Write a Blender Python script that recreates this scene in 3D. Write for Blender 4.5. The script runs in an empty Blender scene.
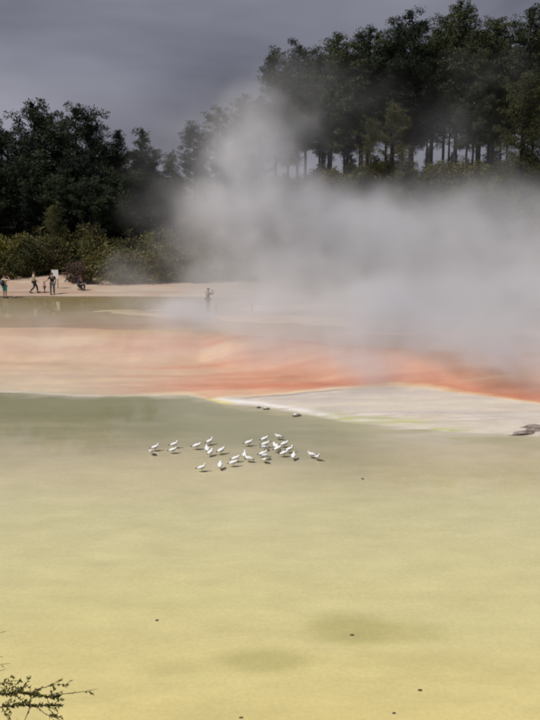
import bpy, bmesh, math, random
import numpy as np
from mathutils import Vector, Matrix, Quaternion

rnd = random.Random(7)
S = bpy.context.scene
COL = S.collection
R = math.radians

# ------------------------------------------------------------------ camera
CAM_H, PITCH, FPX = 11.6, R(11.62), 900.0          # metres, down, focal length in photo pixels (540x720)
cam_d = bpy.data.cameras.new('camera')
cam = bpy.data.objects.new('camera', cam_d); COL.objects.link(cam)
cam.location = (0, 0, CAM_H)
cam.rotation_euler = (math.pi / 2 - PITCH, 0, 0)
cam_d.sensor_fit = 'VERTICAL'; cam_d.sensor_height = 24.0; cam_d.lens = 24.0 * FPX / 720.0
cam_d.clip_start = 0.1; cam_d.clip_end = 20000
S.camera = cam

# ------------------------------------------------------------------ sky: heavy rain cloud over a Nishita sky
SUN_EL, SUN_AZ = R(55), R(-110)                     # azimuth from +Y, negative = to the left
w = bpy.data.worlds.new('World'); S.world = w; w.use_nodes = True
nt = w.node_tree; N = nt.nodes; L = nt.links; N.clear()
wo = N.new('ShaderNodeOutputWorld'); bg = N.new('ShaderNodeBackground')
sky = N.new('ShaderNodeTexSky'); sky.sky_type = 'NISHITA'; sky.sun_disc = False
sky.sun_elevation = SUN_EL; sky.sun_rotation = SUN_AZ
tc = N.new('ShaderNodeTexCoord'); mp = N.new('ShaderNodeMapping')
mp.inputs['Scale'].default_value = (1.0, 1.0, 3.2)
n1 = N.new('ShaderNodeTexNoise'); n1.inputs['Scale'].default_value = 2.6; n1.inputs['Detail'].default_value = 4
n1.inputs['Roughness'].default_value = 0.46; n1.inputs['Distortion'].default_value = 0.25
cr = N.new('ShaderNodeValToRGB')
cr.color_ramp.elements[0].position = 0.34; cr.color_ramp.elements[0].color = (1.08, 1.10, 1.46, 1)
cr.color_ramp.elements[1].position = 0.70; cr.color_ramp.elements[1].color = (3.0, 3.0, 3.6, 1)
mx = N.new('ShaderNodeMix'); mx.data_type = 'RGBA'; mx.inputs['Factor'].default_value = 0.96
L.new(tc.outputs['Generated'], mp.inputs['Vector']); L.new(mp.outputs[0], n1.inputs['Vector'])
L.new(n1.outputs['Fac'], cr.inputs[0]); L.new(sky.outputs[0], mx.inputs['A']); L.new(cr.outputs[0], mx.inputs['B'])
L.new(mx.outputs['Result'], bg.inputs['Color']); bg.inputs['Strength'].default_value = 0.1
L.new(bg.outputs[0], wo.inputs['Surface'])

# ------------------------------------------------------------------ sun
sd = bpy.data.lights.new('sun', 'SUN'); sd.energy = 3.75; sd.angle = R(1.0); sd.color = (1.0, 0.965, 0.91)
sun = bpy.data.objects.new('sun', sd); COL.objects.link(sun)
to_sun = Vector((math.sin(SUN_AZ) * math.cos(SUN_EL), math.cos(SUN_AZ) * math.cos(SUN_EL), math.sin(SUN_EL)))
sun.rotation_euler = to_sun.to_track_quat('Z', 'Y').to_euler(); sun.location = to_sun * 200

# ------------------------------------------------------------------ render / view
vs = S.view_settings; vs.view_transform = 'Standard'; vs.look = 'None'; vs.exposure = 0.0; vs.gamma = 1.0
S.cycles.use_denoising = True
try: S.cycles.denoiser = 'OPENIMAGEDENOISE'
except Exception: pass
S.cycles.volume_bounces = 2; S.cycles.max_bounces = 8; S.cycles.transparent_max_bounces = 12
S.cycles.diffuse_bounces = 3; S.cycles.glossy_bounces = 3
S.cycles.volume_step_rate = 2.2; S.cycles.volume_max_steps = 256
S.cycles.filter_width = 2.1
S.cycles.caustics_reflective = False; S.cycles.caustics_refractive = False

# ------------------------------------------------------------------ helpers
FW = np.array([0, math.cos(PITCH), -math.sin(PITCH)]); UP = np.array([0, math.sin(PITCH), math.cos(PITCH)])
def ray(px, py):
    return FW + np.array([1., 0, 0]) * (px - 270) / FPX + UP * (360 - py) / FPX
def on_level(px, py, z=0.0):                       # where a photo pixel meets a level surface
    r = ray(px, py); return np.array([0, 0, CAM_H]) + r * (z - CAM_H) / r[2]
def at_depth(px, py, d):
    return np.array([0, 0, CAM_H]) + ray(px, py) * d
def at_y(px, py, y):
    r = ray(px, py); return np.array([0, 0, CAM_H]) + r * (y / r[1])

def sm(a, b, x):
    t = np.clip((np.asarray(x, float) - a) / (b - a), 0, 1); return t * t * (3 - 2 * t)
_tab = np.random.RandomState(3).rand(256, 256)
def vnoise(x, y, o=4, s=0):
    x = np.asarray(x, float) + s * 17.31; y = np.asarray(y, float) + s * 9.77
    out = 0; amp = 1; tot = 0
    for _ in range(o):
        xi = np.floor(x).astype(int); yi = np.floor(y).astype(int); fx = x - xi; fy = y - yi
        fx = fx * fx * (3 - 2 * fx); fy = fy * fy * (3 - 2 * fy)
        g = lambda a, b: _tab[a % 256, b % 256]
        v = (g(xi, yi) * (1 - fx) + g(xi + 1, yi) * fx) * (1 - fy) + (g(xi, yi + 1) * (1 - fx) + g(xi + 1, yi + 1) * fx) * fy
        out = out + v * amp; tot += amp; amp *= .5; x = x * 2.03 + 11; y = y * 2.03 + 5
    return out / tot

def tag(o, label=None, cat=None, group=None, kind=None):
    if label: o['label'] = label
    if cat: o['category'] = cat
    if group: o['group'] = group
    if kind: o['kind'] = kind
    return o
def empty(name, loc=(0, 0, 0), rz=0.0):
    o = bpy.data.objects.new(name, None); COL.objects.link(o)
    o.location = loc; o.rotation_euler = (0, 0, rz); o.empty_display_size = 0.2
    return o
def mesh_obj(name, verts, faces, mat, parent=None, smooth=False):
    me = bpy.data.meshes.new(name); me.from_pydata([tuple(v) for v in verts], [], [tuple(f) for f in faces]); me.update()
    if smooth: me.polygons.foreach_set('use_smooth', [True] * len(me.polygons))
    if mat: me.materials.append(mat)
    o = bpy.data.objects.new(name, me); COL.objects.link(o); o.parent = parent
    return o
def copy_tree(o, parent=None):
    c = o.copy(); COL.objects.link(c); c.parent = parent
    for ch in list(o.children): copy_tree(ch, c)
    return c

class MB:
    def __init__(s): s.v = []; s.f = []
    def loft(s, rings, cap=True):                   # list of lists of points, same length
        b = len(s.v); n = len(rings[0])
        for r in rings: s.v += [tuple(p) for p in r]
        for i in range(len(rings) - 1):
            for j in range(n):
                k = (j + 1) % n
                s.f.append((b + i * n + j, b + i * n + k, b + (i + 1) * n + k, b + (i + 1) * n + j))
        if cap:
            s.f.append(tuple(b + j for j in reversed(range(n))))
            s.f.append(tuple(b + (len(rings) - 1) * n + j for j in range(n)))
    def tube(s, pts, rad, n=6, cap=True):
        pts = [Vector(p) for p in pts]; rings = []
        for i, p in enumerate(pts):
            t = (pts[min(i + 1, len(pts) - 1)] - pts[max(i - 1, 0)]).normalized()
            a = t.orthogonal().normalized() if abs(t.z) < .95 else t.cross(Vector((0, 1, 0))).normalized()
            if abs(t.z) < .95: a = t.cross(Vector((0, 0, 1))).normalized()
            b = t.cross(a).normalized(); r = rad[i] if hasattr(rad, '__len__') else rad
            rx, ry = r if hasattr(r, '__len__') else (r, r)
            rings.append([p + a * rx * math.cos(2 * math.pi * k / n) + b * ry * math.sin(2 * math.pi * k / n) for k in range(n)])
        s.loft(rings, cap)
    def box(s, x0, x1, y0, y1, z0, z1):
        b = len(s.v)
        s.v += [(x, y, z) for z in (z0, z1) for y in (y0, y1) for x in (x0, x1)]
        for f in ((0, 2, 3, 1), (4, 5, 7, 6), (0, 1, 5, 4), (2, 6, 7, 3), (0, 4, 6, 2), (1, 3, 7, 5)): s.f.append(tuple(b + i for i in f))
    def build(s, name, mat, parent=None, smooth=False): return mesh_obj(name, s.v, s.f, mat, parent, smooth)

# ------------------------------------------------------------------ materials
def new_mat(name):
    m = bpy.data.materials.new(name); m.use_nodes = True; t = m.node_tree
    b = t.nodes['Principled BSDF']
    return m, t, b
def simple(name, c, rough=.7, var=.25, scale=8.0, bump=0.0, spec=.3):
    m, t, b = new_mat(name)
    geo = t.nodes.new('ShaderNodeTexCoord'); n = t.nodes.new('ShaderNodeTexNoise')
    n.inputs['Scale'].default_value = scale; n.inputs['Detail'].default_value = 5
    r = t.nodes.new('ShaderNodeValToRGB'); e = r.color_ramp.elements
    e[0].position = .3; e[1].position = .7
    e[0].color = [x * (1 - var) for x in c] + [1]; e[1].color = [min(1, x * (1 + var)) for x in c] + [1]
    t.links.new(geo.outputs['Object'], n.inputs['Vector']); t.links.new(n.outputs['Fac'], r.inputs[0])
    t.links.new(r.outputs[0], b.inputs['Base Color']); b.inputs['Roughness'].default_value = rough
    b.inputs['Specular IOR Level'].default_value = spec
    if bump:
        bp = t.nodes.new('ShaderNodeBump'); bp.inputs['Strength'].default_value = bump; bp.inputs['Distance'].default_value = .03
        t.links.new(n.outputs['Fac'], bp.inputs['Height']); t.links.new(bp.outputs[0], b.inputs['Normal'])
    return m
def foliage(name, dark, light, scale=.9, dry=None):
    m, t, b = new_mat(name); nd = t.nodes; lk = t.links
    geo = nd.new('ShaderNodeNewGeometry'); n = nd.new('ShaderNodeTexNoise'); n.inputs['Scale'].default_value = scale
    n.inputs['Detail'].default_value = 4; oi = nd.new('ShaderNodeObjectInfo')
    r = nd.new('ShaderNodeValToRGB'); e = r.color_ramp.elements
    e[0].position = .32; e[1].position = .68; e[0].color = (*dark, 1); e[1].color = (*light, 1)
    lk.new(geo.outputs['Position'], n.inputs['Vector'])
    mix = nd.new('ShaderNodeMath'); mix.operation = 'MULTIPLY_ADD'; mix.inputs[1].default_value = .45
    ad = nd.new('ShaderNodeMath'); ad.operation = 'SUBTRACT'; ad.inputs[1].default_value = .22
    lk.new(oi.outputs['Random'], mix.inputs[0]); lk.new(n.outputs['Fac'], mix.inputs[2]); lk.new(mix.outputs[0], ad.inputs[0])
    lk.new(ad.outputs[0], r.inputs[0])
    n2 = nd.new('ShaderNodeTexNoise'); n2.inputs['Scale'].default_value = .35; n2.inputs['Detail'].default_value = 3
    lk.new(geo.outputs['Position'], n2.inputs['Vector'])
    last = r.outputs[0]
    if dry:
        mr = nd.new('ShaderNodeMapRange'); mr.inputs[1].default_value = .52; mr.inputs[2].default_value = .72
        lk.new(n2.outputs['Fac'], mr.inputs[0])
        mc = nd.new('ShaderNodeMix'); mc.data_type = 'RGBA'; mc.inputs['B'].default_value = (*dry, 1)
        lk.new(mr.outputs[0], mc.inputs['Factor']); lk.new(last, mc.inputs['A']); last = mc.outputs['Result']
    lk.new(last, b.inputs['Base Color']); b.inputs['Roughness'].default_value = .8
    b.inputs['Specular IOR Level'].default_value = .15
    return m

M_PINE = foliage('pine_needles', (.022, .032, .019), (.078, .092, .042), .45)
M_PINE_OLIVE = foliage('olive_needles', (.036, .042, .017), (.11, .105, .040), .6)
M_LEFT = foliage('dark_needles', (.014, .022, .015), (.048, .062, .032), .45)
M_SHRUB = foliage('shrub_leaves', (.042, .048, .018), (.145, .135, .042), .8, (.125, .095, .052))
M_YELLOW = foliage('yellow_leaves', (.07, .075, .02), (.21, .19, .045), .9)
M_DRY = foliage('dry_twigs', (.06, .045, .035), (.15, .105, .08), 1.2)
M_NEAR = foliage('near_leaves', (.10, .11, .035), (.22, .21, .08), 6.0)
def translucent(m, col, fac):
    t = m.node_tree; tr = t.nodes.new('ShaderNodeBsdfTranslucent'); tr.inputs['Color'].default_value = (*col, 1); mx_ = t.nodes.new('ShaderNodeMixShader'); mx_.inputs[0].default_value = fac
    out = t.nodes['Material Output']; t.links.new(t.nodes['Principled BSDF'].outputs[0], mx_.inputs[1]); t.links.new(tr.outputs[0], mx_.inputs[2]); t.links.new(mx_.outputs[0], out.inputs['Surface'])
translucent(M_NEAR, (.36, .36, .11), .45)
M_BARK = simple('bark', (.055, .045, .04), .9, .4, 3.0, .5)
M_TWIG = simple('twig_bark', (.17, .13, .085), .85, .35, 20.0)

# ground: mineral colours and a painted ledge shadow per vertex, broken up by noise nodes
def ground_mat(name, rough=.75, spec=.25, bump=.25, fine=9.0):
    m, t, b = new_mat(name); nd = t.nodes; lk = t.links
    at = nd.new('ShaderNodeVertexColor'); at.layer_name = 'mineral'
    geo = nd.new('ShaderNodeNewGeometry'); mp = nd.new('ShaderNodeMapping'); mp.inputs['Scale'].default_value = (.45, 1.0, 1.0)
    lk.new(geo.outputs['Position'], mp.inputs['Vector'])
    a = nd.new('ShaderNodeTexNoise'); a.inputs['Scale'].default_value = 1.1; a.inputs['Detail'].default_value = 8; a.inputs['Roughness'].default_value = .62
    c = nd.new('ShaderNodeTexNoise'); c.inputs['Scale'].default_value = fine; c.inputs['Detail'].default_value = 5
    lk.new(mp.outputs[0], a.inputs['Vector']); lk.new(geo.outputs['Position'], c.inputs['Vector'])
    r1 = nd.new('ShaderNodeMapRange'); r1.inputs[1].default_value = .25; r1.inputs[2].default_value = .75; r1.inputs[3].default_value = .90; r1.inputs[4].default_value = 1.09
    r2 = nd.new('ShaderNodeMapRange'); r2.inputs[1].default_value = .25; r2.inputs[2].default_value = .75; r2.inputs[3].default_value = .94; r2.inputs[4].default_value = 1.06
    lk.new(a.outputs['Fac'], r1.inputs[0]); lk.new(c.outputs['Fac'], r2.inputs[0])
    mu = nd.new('ShaderNodeMath'); mu.operation = 'MULTIPLY'; lk.new(r1.outputs[0], mu.inputs[0]); lk.new(r2.outputs[0], mu.inputs[1])
    vm = nd.new('ShaderNodeVectorMath'); vm.operation = 'SCALE'; lk.new(at.outputs['Color'], vm.inputs[0]); lk.new(mu.outputs[0], vm.inputs['Scale'])
    lk.new(vm.outputs[0], b.inputs['Base Color']); b.inputs['Roughness'].default_value = rough; b.inputs['Specular IOR Level'].default_value = spec
    bp = nd.new('ShaderNodeBump'); bp.inputs['Strength'].default_value = bump; bp.inputs['Distance'].default_value = .02
    lk.new(c.outputs['Fac'], bp.inputs['Height']); lk.new(bp.outputs[0], b.inputs['Normal'])
    return m
M_BED = ground_mat('pool_bed_mineral', .8, .1, .1)
M_SINTER = ground_mat('sinter', .6, .3, .4)
M_WET = ground_mat('wet_mineral', .45, .35, .25)
M_SOIL = ground_mat('soil', .9, .15, .6, 4.0)

def water_mat(name, tint, rough, rip):
    m = bpy.data.materials.new(name); m.use_nodes = True; t = m.node_tree; nd = t.nodes; lk = t.links; nd.clear()
    o = nd.new('ShaderNodeOutputMaterial'); mix = nd.new('ShaderNodeMixShader'); tr = nd.new('ShaderNodeBsdfTransparent')
    gl = nd.new('ShaderNodeBsdfGlossy'); fr = nd.new('ShaderNodeFresnel'); fr.inputs['IOR'].default_value = 1.38
    tr.inputs['Color'].default_value = (*tint, 1); gl.inputs['Roughness'].default_value = rough
    geo = nd.new('ShaderNodeNewGeometry'); mp = nd.new('ShaderNodeMapping'); mp.inputs['Scale'].default_value = (.5, 1.3, 1)
    n = nd.new('ShaderNodeTexNoise'); n.inputs['Scale'].default_value = 3.5; n.inputs['Detail'].default_value = 5
    bp = nd.new('ShaderNodeBump'); bp.inputs['Strength'].default_value = rip; bp.inputs['Distance'].default_value = .02
    lk.new(geo.outputs['Position'], mp.inputs['Vector']); lk.new(mp.outputs[0], n.inputs['Vector']); lk.new(n.outputs['Fac'], bp.inputs['Height'])
    lk.new(bp.outputs[0], gl.inputs['Normal']); lk.new(bp.outputs[0], fr.inputs['Normal'])
    lk.new(fr.outputs[0], mix.inputs[0]); lk.new(tr.outputs[0], mix.inputs[1]); lk.new(gl.outputs[0], mix.inputs[2]); lk.new(mix.outputs[0], o.inputs['Surface'])
    return m
M_WATER = water_mat('pool_water', (.985, .99, .975), .03, .010)
M_POND = water_mat('pond_water', (.96, .96, .92), .05, .02)

# ================================================================== TERRAIN
shore_px = [(-250, 391), (-60, 392), (0, 393), (60, 395), (120, 396), (188, 396), (205, 400), (225, 405), (262, 408), (300, 415), (350, 424), (430, 431), (490, 434), (540, 437), (700, 446), (800, 452)]
SH = np.array([on_level(*p)[:2] for p in shore_px])
front_px = [(-250, 391), (0, 392), (150, 394), (190, 393), (250, 391), (300, 388.5), (350, 386.5), (400, 387), (430, 389), (490, 396), (540, 402), (700, 420)]
def zrise(s):
    return np.interp(s, [-100, -1.0, 0, 1.2, 6.8, 10.5, 14.5, 19], [-.0, -.0, .045, .14, .45, 1.72, 1.98, 2.0])
def shore_y(x):
    x = np.asarray(x, float)
    return np.interp(x, SH[:, 0], SH[:, 1]) + .35 * (vnoise(x * .55, x * 0 + 3.3, 4) - .5) + 1.3 * (1 - sm(-7, -3.2, x)) * (vnoise(x * .30, x * 0 + 6.1, 5) - .5)
FR = np.array([on_level(p[0], p[1], .42)[:2] for p in front_px])
def front_y(x):
    return np.maximum(np.interp(x, FR[:, 0], FR[:, 1]) + .3 * (vnoise(np.asarray(x) * .4, np.asarray(x) * 0 + 8.1, 3) - .5), shore_y(x) + .15)

POND_Z = 2.03
def height(x, y):
    x = np.asarray(x, float); y = np.asarray(y, float)
    s = y - shore_y(x)
    z = zrise(s)
    # uneven, finely stepped sinter
    n = vnoise(x * .35, y * .8, 4, 1) - .5
    bank = sm(0, .8, s) * (1 - sm(11, 14, s))
    z = z + n * .10 * bank
    zs = np.floor(z / .09) * .09 + .09 * sm(.55, 1, (z / .09) % 1)
    z = z * (1 - .6 * bank) + zs * .6 * bank
    z = z - .03 * (1 - sm(-1.2, 0, s)) * 1.0 + (vnoise(x * .15, y * .2, 3, 5) - .5) * .03 * (1 - sm(-1.5, -.2, s))
    z = z + sm(9, 12, s) * (1 - sm(15, 21, s)) * (vnoise(x * .16, y * .45, 4, 41) - .45) * .34
    # shallow upper pond: below its water level between the terrace rim and the path shore
    far = 72.6 + 1.1 * (vnoise(x * .12, x * 0 + 1.2, 3) - .5) - .03 * (x + 20)
    isl = (vnoise(x * .10, y * .45, 4, 9) - .5)
    z = z + sm(12, 14, s) * (1 - sm(far - 1.5, far, y)) * (isl * .10 + sm(-16, -4, x) * .06 - .04)
    # path terrace and hill
    z = z + sm(far - .6, far + .8, y) * .16
    z = z + sm(75, 82, y) * (.35 + .55 * sm(-30, -13, x) * (1 - sm(-17.6, -15.5, x)) * sm(75.3, 77.5, y))
    A = np.interp(x, [-200, -60, -25, -5, 10, 40, 90, 300], [7, 6, 4.0, 6.6, 10.2, 10.7, 10.7, 8])
    z = z + sm(82, 127, y) * (A - 2.5) * (1 + .10 * (vnoise(x * .05, y * .05, 4, 2) - .5))
    z = z - sm(136, 300, y) * (A + 4)
    z = z + sm(80, 90, y) * (vnoise(x * .3, y * .3, 3, 4) - .5) * .8
    # the lookout bank the photograph is taken from
    bank2 = np.clip(10.0 - (y - 1.0) * 1.0, 0, 10.0)
    z = z + np.where(y < 12, bank2, 0) + np.where(y < 11, .25 * (vnoise(x * .8, y * .8, 3, 6) - .5), 0)
    return z
def hz(x, y): return float(height(np.array([x]), np.array([y]))[0])

def lerp(a, b, t): return a * (1 - t)[..., None] + np.asarray(b) * t[..., None]
def L3(r, g, b, k=.97):                             # colour of a sunlit patch in the photo -> surface albedo
    c = np.array([r, g, b]) / 255.; c = np.where(c <= .04045, c / 12.92, ((c + .055) / 1.055) ** 2.4)
    return c * k * np.array([.98, 1.0, 1.10])
def mineral(x, y):
    s = y - shore_y(x); fy = y - front_y(x)
    wob = vnoise(x * .12, y * .3, 5, 11) - .5; wob2 = vnoise(x * .5, y * 1.2, 4, 12) - .5
    # --- main pool bed, from the near yellow to the pinkish tan and green strip by the far rim
    yy = y + wob * 3 + wob2 * .6
    stops = [15, 19, 22, 26, 30, 34, 38, 42, 47]
    cols = [L3(221, 203, 134), L3(220, 205, 141), L3(218, 206, 146), L3(215, 205, 152), L3(211, 202, 155), L3(205, 192, 153), L3(196, 182, 150), L3(180, 171, 138), L3(165, 160, 128)]
    c = np.stack([np.interp(yy, stops, [k[i] for k in cols]) for i in range(3)], -1)
    # green algae strip in front of the left rim
    g = sm(-13, -.5, s + wob * 4 + wob2) * (1 - sm(-1.0, .1, s + wob2 * 1.6 + (vnoise(x * .25, y * 2.6, 4, 13) - .5) * 1.5)) * (1 - sm(-2, 8, x)) * (.65 + .7 * wob2 + .3)
    c = lerp(c, L3(134, 134, 100), np.clip(g, 0, .70))
    c = lerp(c, L3(160, 156, 112), np.clip(sm(-3, -.3, s) * sm(-1, 4, x) * (.5 + wob2), 0, .7))
    # olive hollows in the foreground
    for (px, py, rx, ry, k) in ((352, 626, 58, 20, .75), (405, 630, 75, 15, .55), (260, 660, 62, 14, .62), (180, 668, 50, 10, .2), (440, 660, 110, 12, .22), (60, 640, 60, 14, .12), (480, 600, 70, 14, .1)):
        p = on_level(px, py); q = on_level(px + rx, py); u = on_level(px, py - ry)
        d = np.hypot((x - p[0]) / (q[0] - p[0]), (y - p[1]) / (u[1] - p[1])) + wob * .5 + wob2 * .35
        c = lerp(c, L3(184, 174, 112), k * (1 - sm(.35, 1.15, d)))
    blot = vnoise(x * .9, y * 1.6, 5, 21) - .5
    c = c * (1 + .06 * blot)[..., None] * np.array([1.065, 1.045, 1.02])
    # --- pale sinter bank
    sn = L3(196, 184, 166)
    st = vnoise(x * .25, y * 2.6, 4, 13) - .5
    bank = np.ones_like(x)[..., None] * sn * (1 + .22 * st + .10 * blot)[..., None]
    bank = lerp(bank, L3(210, 194, 168), np.clip(sm(.1, .9, st + .3), 0, .6))
    bank = lerp(bank, L3(232, 226, 212), np.clip(1 - np.abs(s - .55 - wob2 * .5) / .55, 0, 1) * sm(-4.2, -3.0, x) * (1 - sm(2.0, 5.5, x)) * .95)
    bank = lerp(bank, L3(225, 204, 110), np.clip(1 - np.abs(s - .15 - wob2 * .3) / .4, 0, 1) * sm(-3.6, -3.2, x) * (1 - sm(-2.2, -1.7, x)) * .95)
    gr = np.clip(1 - np.abs(s - .55 + wob2) / 1.3, 0, 1) * sm(1.5, 4, x) * (1 - sm(8.0, 10.5, x)) * np.clip(.3 + 2.4 * (vnoise(x * .3, y * 1.7, 4, 14) - .42), 0, 1)
    bank = lerp(bank, L3(172, 176, 92), np.clip(gr * 1.2, 0, .8))
    wl = vnoise(x * .6, y * 5.5, 3, 17) - .5
    bank = lerp(bank, L3(226, 216, 204), np.clip((wl - .12) * 5, 0, .7) * (1 - sm(1.5, 4.0, s)) * sm(2, 5, x))
    bank = lerp(bank, L3(176, 166, 158), np.clip((-wl - .12) * 4, 0, .45))
    c = lerp(c, bank, sm(-.25 - .5 * (1 - sm(-8, -3, x)), .45, s + wob2 * (.5 + 1.2 * (1 - sm(-8, -3, x))) + st * 1.8 * sm(3, 7, x) + wl * .7))
    edge = np.clip(1 - np.abs(fy + .32 + wob2 * .3) / .16, 0, 1) * sm(-2.5, -.5, x) * (1 - sm(3.0, 4.5, x))  # shadow line of the low ledge, painted into the bank colour
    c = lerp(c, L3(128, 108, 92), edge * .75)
    # thin pale sheets of sinter drawn out into the pool at the right
    sheet = sm(-3.0, -.2, s) * sm(3, 7, x) * sm(.47, .62, vnoise(x * .22, y * 2.2, 4, 15))
    c = lerp(c, L3(204, 192, 168), np.clip(sheet, 0, .75))
    # --- orange and pink terraces
    f2 = fy + wob * 2.2
    tt = np.clip(f2 / (24. * (1 - .55 * sm(1, 11, x))), 0, 1)
    os_ = [0, .02, .06, .16, .30, .45, .62, .8, 1]
    oc = [L3(216, 186, 144), L3(202, 142, 110), L3(203, 145, 114), L3(204, 153, 121), L3(205, 162, 130), L3(204, 172, 143), L3(201, 175, 147), L3(195, 173, 145), L3(186, 168, 140)]
    org = np.stack([np.interp(tt, os_, [k[i] for k in oc]) for i in range(3)], -1)
    lt = 1 - sm(-14, 1, x + wob * 6)
    lc = [L3(186, 176, 148), L3(194, 178, 150), L3(196, 178, 150), L3(198, 175, 146), L3(200, 168, 138), L3(200, 162, 132), L3(188, 162, 126), L3(170, 154, 112), L3(160, 146, 102)]
    org2 = np.stack([np.interp(tt, os_, [k[i] for k in lc]) for i in range(3)], -1)
    org = org * (1 - lt)[..., None] + org2 * lt[..., None]
    streak = vnoise(x * .12 + y * .05, y * 1.1, 5, 16) - .5
    org = lerp(org, L3(216, 190, 150), np.clip(streak * 2.2, 0, .5))
    org = lerp(org, L3(192, 112, 76), np.clip(-streak * 2.0, 0, .5) * (1 - lt * .6))
    org = org * (1 + .10 * blot)[..., None]
    c = lerp(c, org, sm(-.12, .18, fy + wob2 * .25))
    # pale yellow hem along the orange front
    c = lerp(c, L3(226, 200, 150), np.clip(1 - np.abs(fy + .05 + wob2 * .2) / .16, 0, 1) * sm(-5, 2, x) * .7)
    # --- upper flats, pond bed, sandy path
    s2 = s + wob * 3
    pond = L3(172, 153, 108) * np.ones_like(c) * (1 + .35 * streak)[..., None]
    pond = lerp(pond, L3(196, 178, 150), sm(-14, 0, x + 10 * wob))
    c = lerp(c, pond, sm(9.5, 20, s2 + streak * 4))
    path = lerp(L3(188, 168, 142) * np.ones_like(c), L3(176, 146, 120), np.clip(.5 + wob2 * 2, 0, 1))
    c = lerp(c, path, sm(71.3, 72.3, y + wob2 * .8))
    soil = L3(88, 78, 58) * np.ones_like(c) * (1 + .5 * wob2)[..., None]
    soil = lerp(soil, L3(70, 74, 46), np.clip(.5 + 2 * wob, 0, 1))
    c = lerp(c, soil, sm(79.5, 82.5, y + wob2 * 2 + 2.2 * sm(-10, 0, x)))
    c = lerp(c, L3(112, 98, 66), 1 - sm(10.5, 12.5, y + wob2 * 2))
    return np.clip(c, 0.003, .85)

def axis(lo, hi, step, far):
    a = list(np.arange(lo, hi + 1e-6, step)); s = step; v = hi
    while v < far: s *= 1.3; v += s; a.append(v)
    s = step; v = lo; b = []
    while v > -far: s *= 1.3; v -= s; b.append(v)
    return np.array(b[::-1] + a)
XS = axis(-33, 33, .2, 4000)
ys1 = np.concatenate([np.arange(12, 50, .13), np.arange(50, 84, .2), np.arange(84, 140, .8)])
YS = []; v = 12; s_ = .25
while v > -1500: v -= s_; s_ *= 1.12; YS.append(v)
v = 140; s_ = .8; far = []
while v < 6000: v += s_; s_ *= 1.15; far.append(v)
YS = np.array(YS[::-1] + list(ys1) + far)
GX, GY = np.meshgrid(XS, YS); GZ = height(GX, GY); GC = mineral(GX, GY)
nx, ny = len(XS), len(YS)
P = np.stack([GX, GY, GZ], -1).reshape(-1, 3); C = GC.reshape(-1, 3)
ii = (np.arange(ny - 1)[:, None] * nx + np.arange(nx - 1)[None, :])
quads = np.stack([ii, ii + 1, ii + 1 + nx, ii + nx], -1).reshape(-1, 4)
cx = (GX[:-1, :-1] + GX[1:, 1:]) / 2; cy = (GY[:-1, :-1] + GY[1:, 1:]) / 2
ss = cy - shore_y(cx); ff = cy - front_y(cx)
cls = np.full(cx.shape, 0)
cls[(ss > 0)] = 1; cls[(ss > 0) & (ff > 0)] = 2; cls[ss > 14.5] = 3
cls[cy > 74] = 4; cls[cy > 81] = 5; cls[cy < 11.8] = 6
cls = cls.reshape(-1)
names = [('pool_bed', M_BED, 'yellow mineral bed of the wide shallow pool'), ('sinter_bank', M_SINTER, 'pale grey sinter bank along the pool rim'),
         ('mineral_terrace', M_WET, 'wet orange and pink mineral terrace'), ('upper_flats', M_WET, 'shallow yellowish flats beyond the orange terrace'),
         ('footpath', M_SINTER, 'sandy pinkish footpath on the far shore'), ('hillside', M_SOIL, 'scrubby hillside under the trees'),
         ('lookout_bank', M_SOIL, 'steep bank below the lookout')]
for k, (nm, mt, lb) in enumerate(names):
    q = quads[cls == k]
    if not len(q): continue
    u, inv = np.unique(q, return_inverse=True); inv = inv.reshape(-1, 4)
    me = bpy.data.meshes.new(nm); me.vertices.add(len(u)); me.vertices.foreach_set('co', P[u].astype(np.float32).ravel())
    me.loops.add(len(inv) * 4); me.loops.foreach_set('vertex_index', inv.astype(np.int32).ravel())
    me.polygons.add(len(inv)); me.polygons.foreach_set('loop_start', np.arange(0, len(inv) * 4, 4, dtype=np.int32))
    me.update(calc_edges=True); me.validate()
    me.polygons.foreach_set('use_smooth', np.ones(len(inv), bool))
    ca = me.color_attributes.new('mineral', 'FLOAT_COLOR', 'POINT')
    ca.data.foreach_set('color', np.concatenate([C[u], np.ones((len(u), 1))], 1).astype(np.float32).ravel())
    me.materials.append(mt); o = bpy.data.objects.new(nm, me); COL.objects.link(o)
    tag(o, lb, nm.replace('_', ' '), kind='structure')

# water sheets follow the shore a little way under the bank
def sheet(name, xs, y0f, y1f, z, mat, label, rows=12):
    vv = []; f = []
    for x in xs:
        a, b = y0f(x), y1f(x)
        for r in range(rows + 1): vv.append((x, a + (b - a) * r / rows, z))
    n = rows + 1
    for i in range(len(xs) - 1):
        for r in range(rows): f.append((i * n + r, (i + 1) * n + r, (i + 1) * n + r + 1, i * n + r + 1))
    o = mesh_obj(name, vv, f, mat, None, True); tag(o, label, 'water', kind='structure'); return o
sheet('pool_water', list(np.arange(-45, 45.1, .5)), lambda x: 11.0, lambda x: float(shore_y(np.array([x]))[0]) + .8, .045, M_WATER, 'clear shallow water over the yellow pool bed')
sheet('pond_water', list(np.arange(-48, 48.1, 1.0)), lambda x: float(shore_y(np.array([x]))[0]) + 9.5, lambda x: 75.2, POND_Z, M_POND, 'still water of the upper pond by the path')

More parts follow.
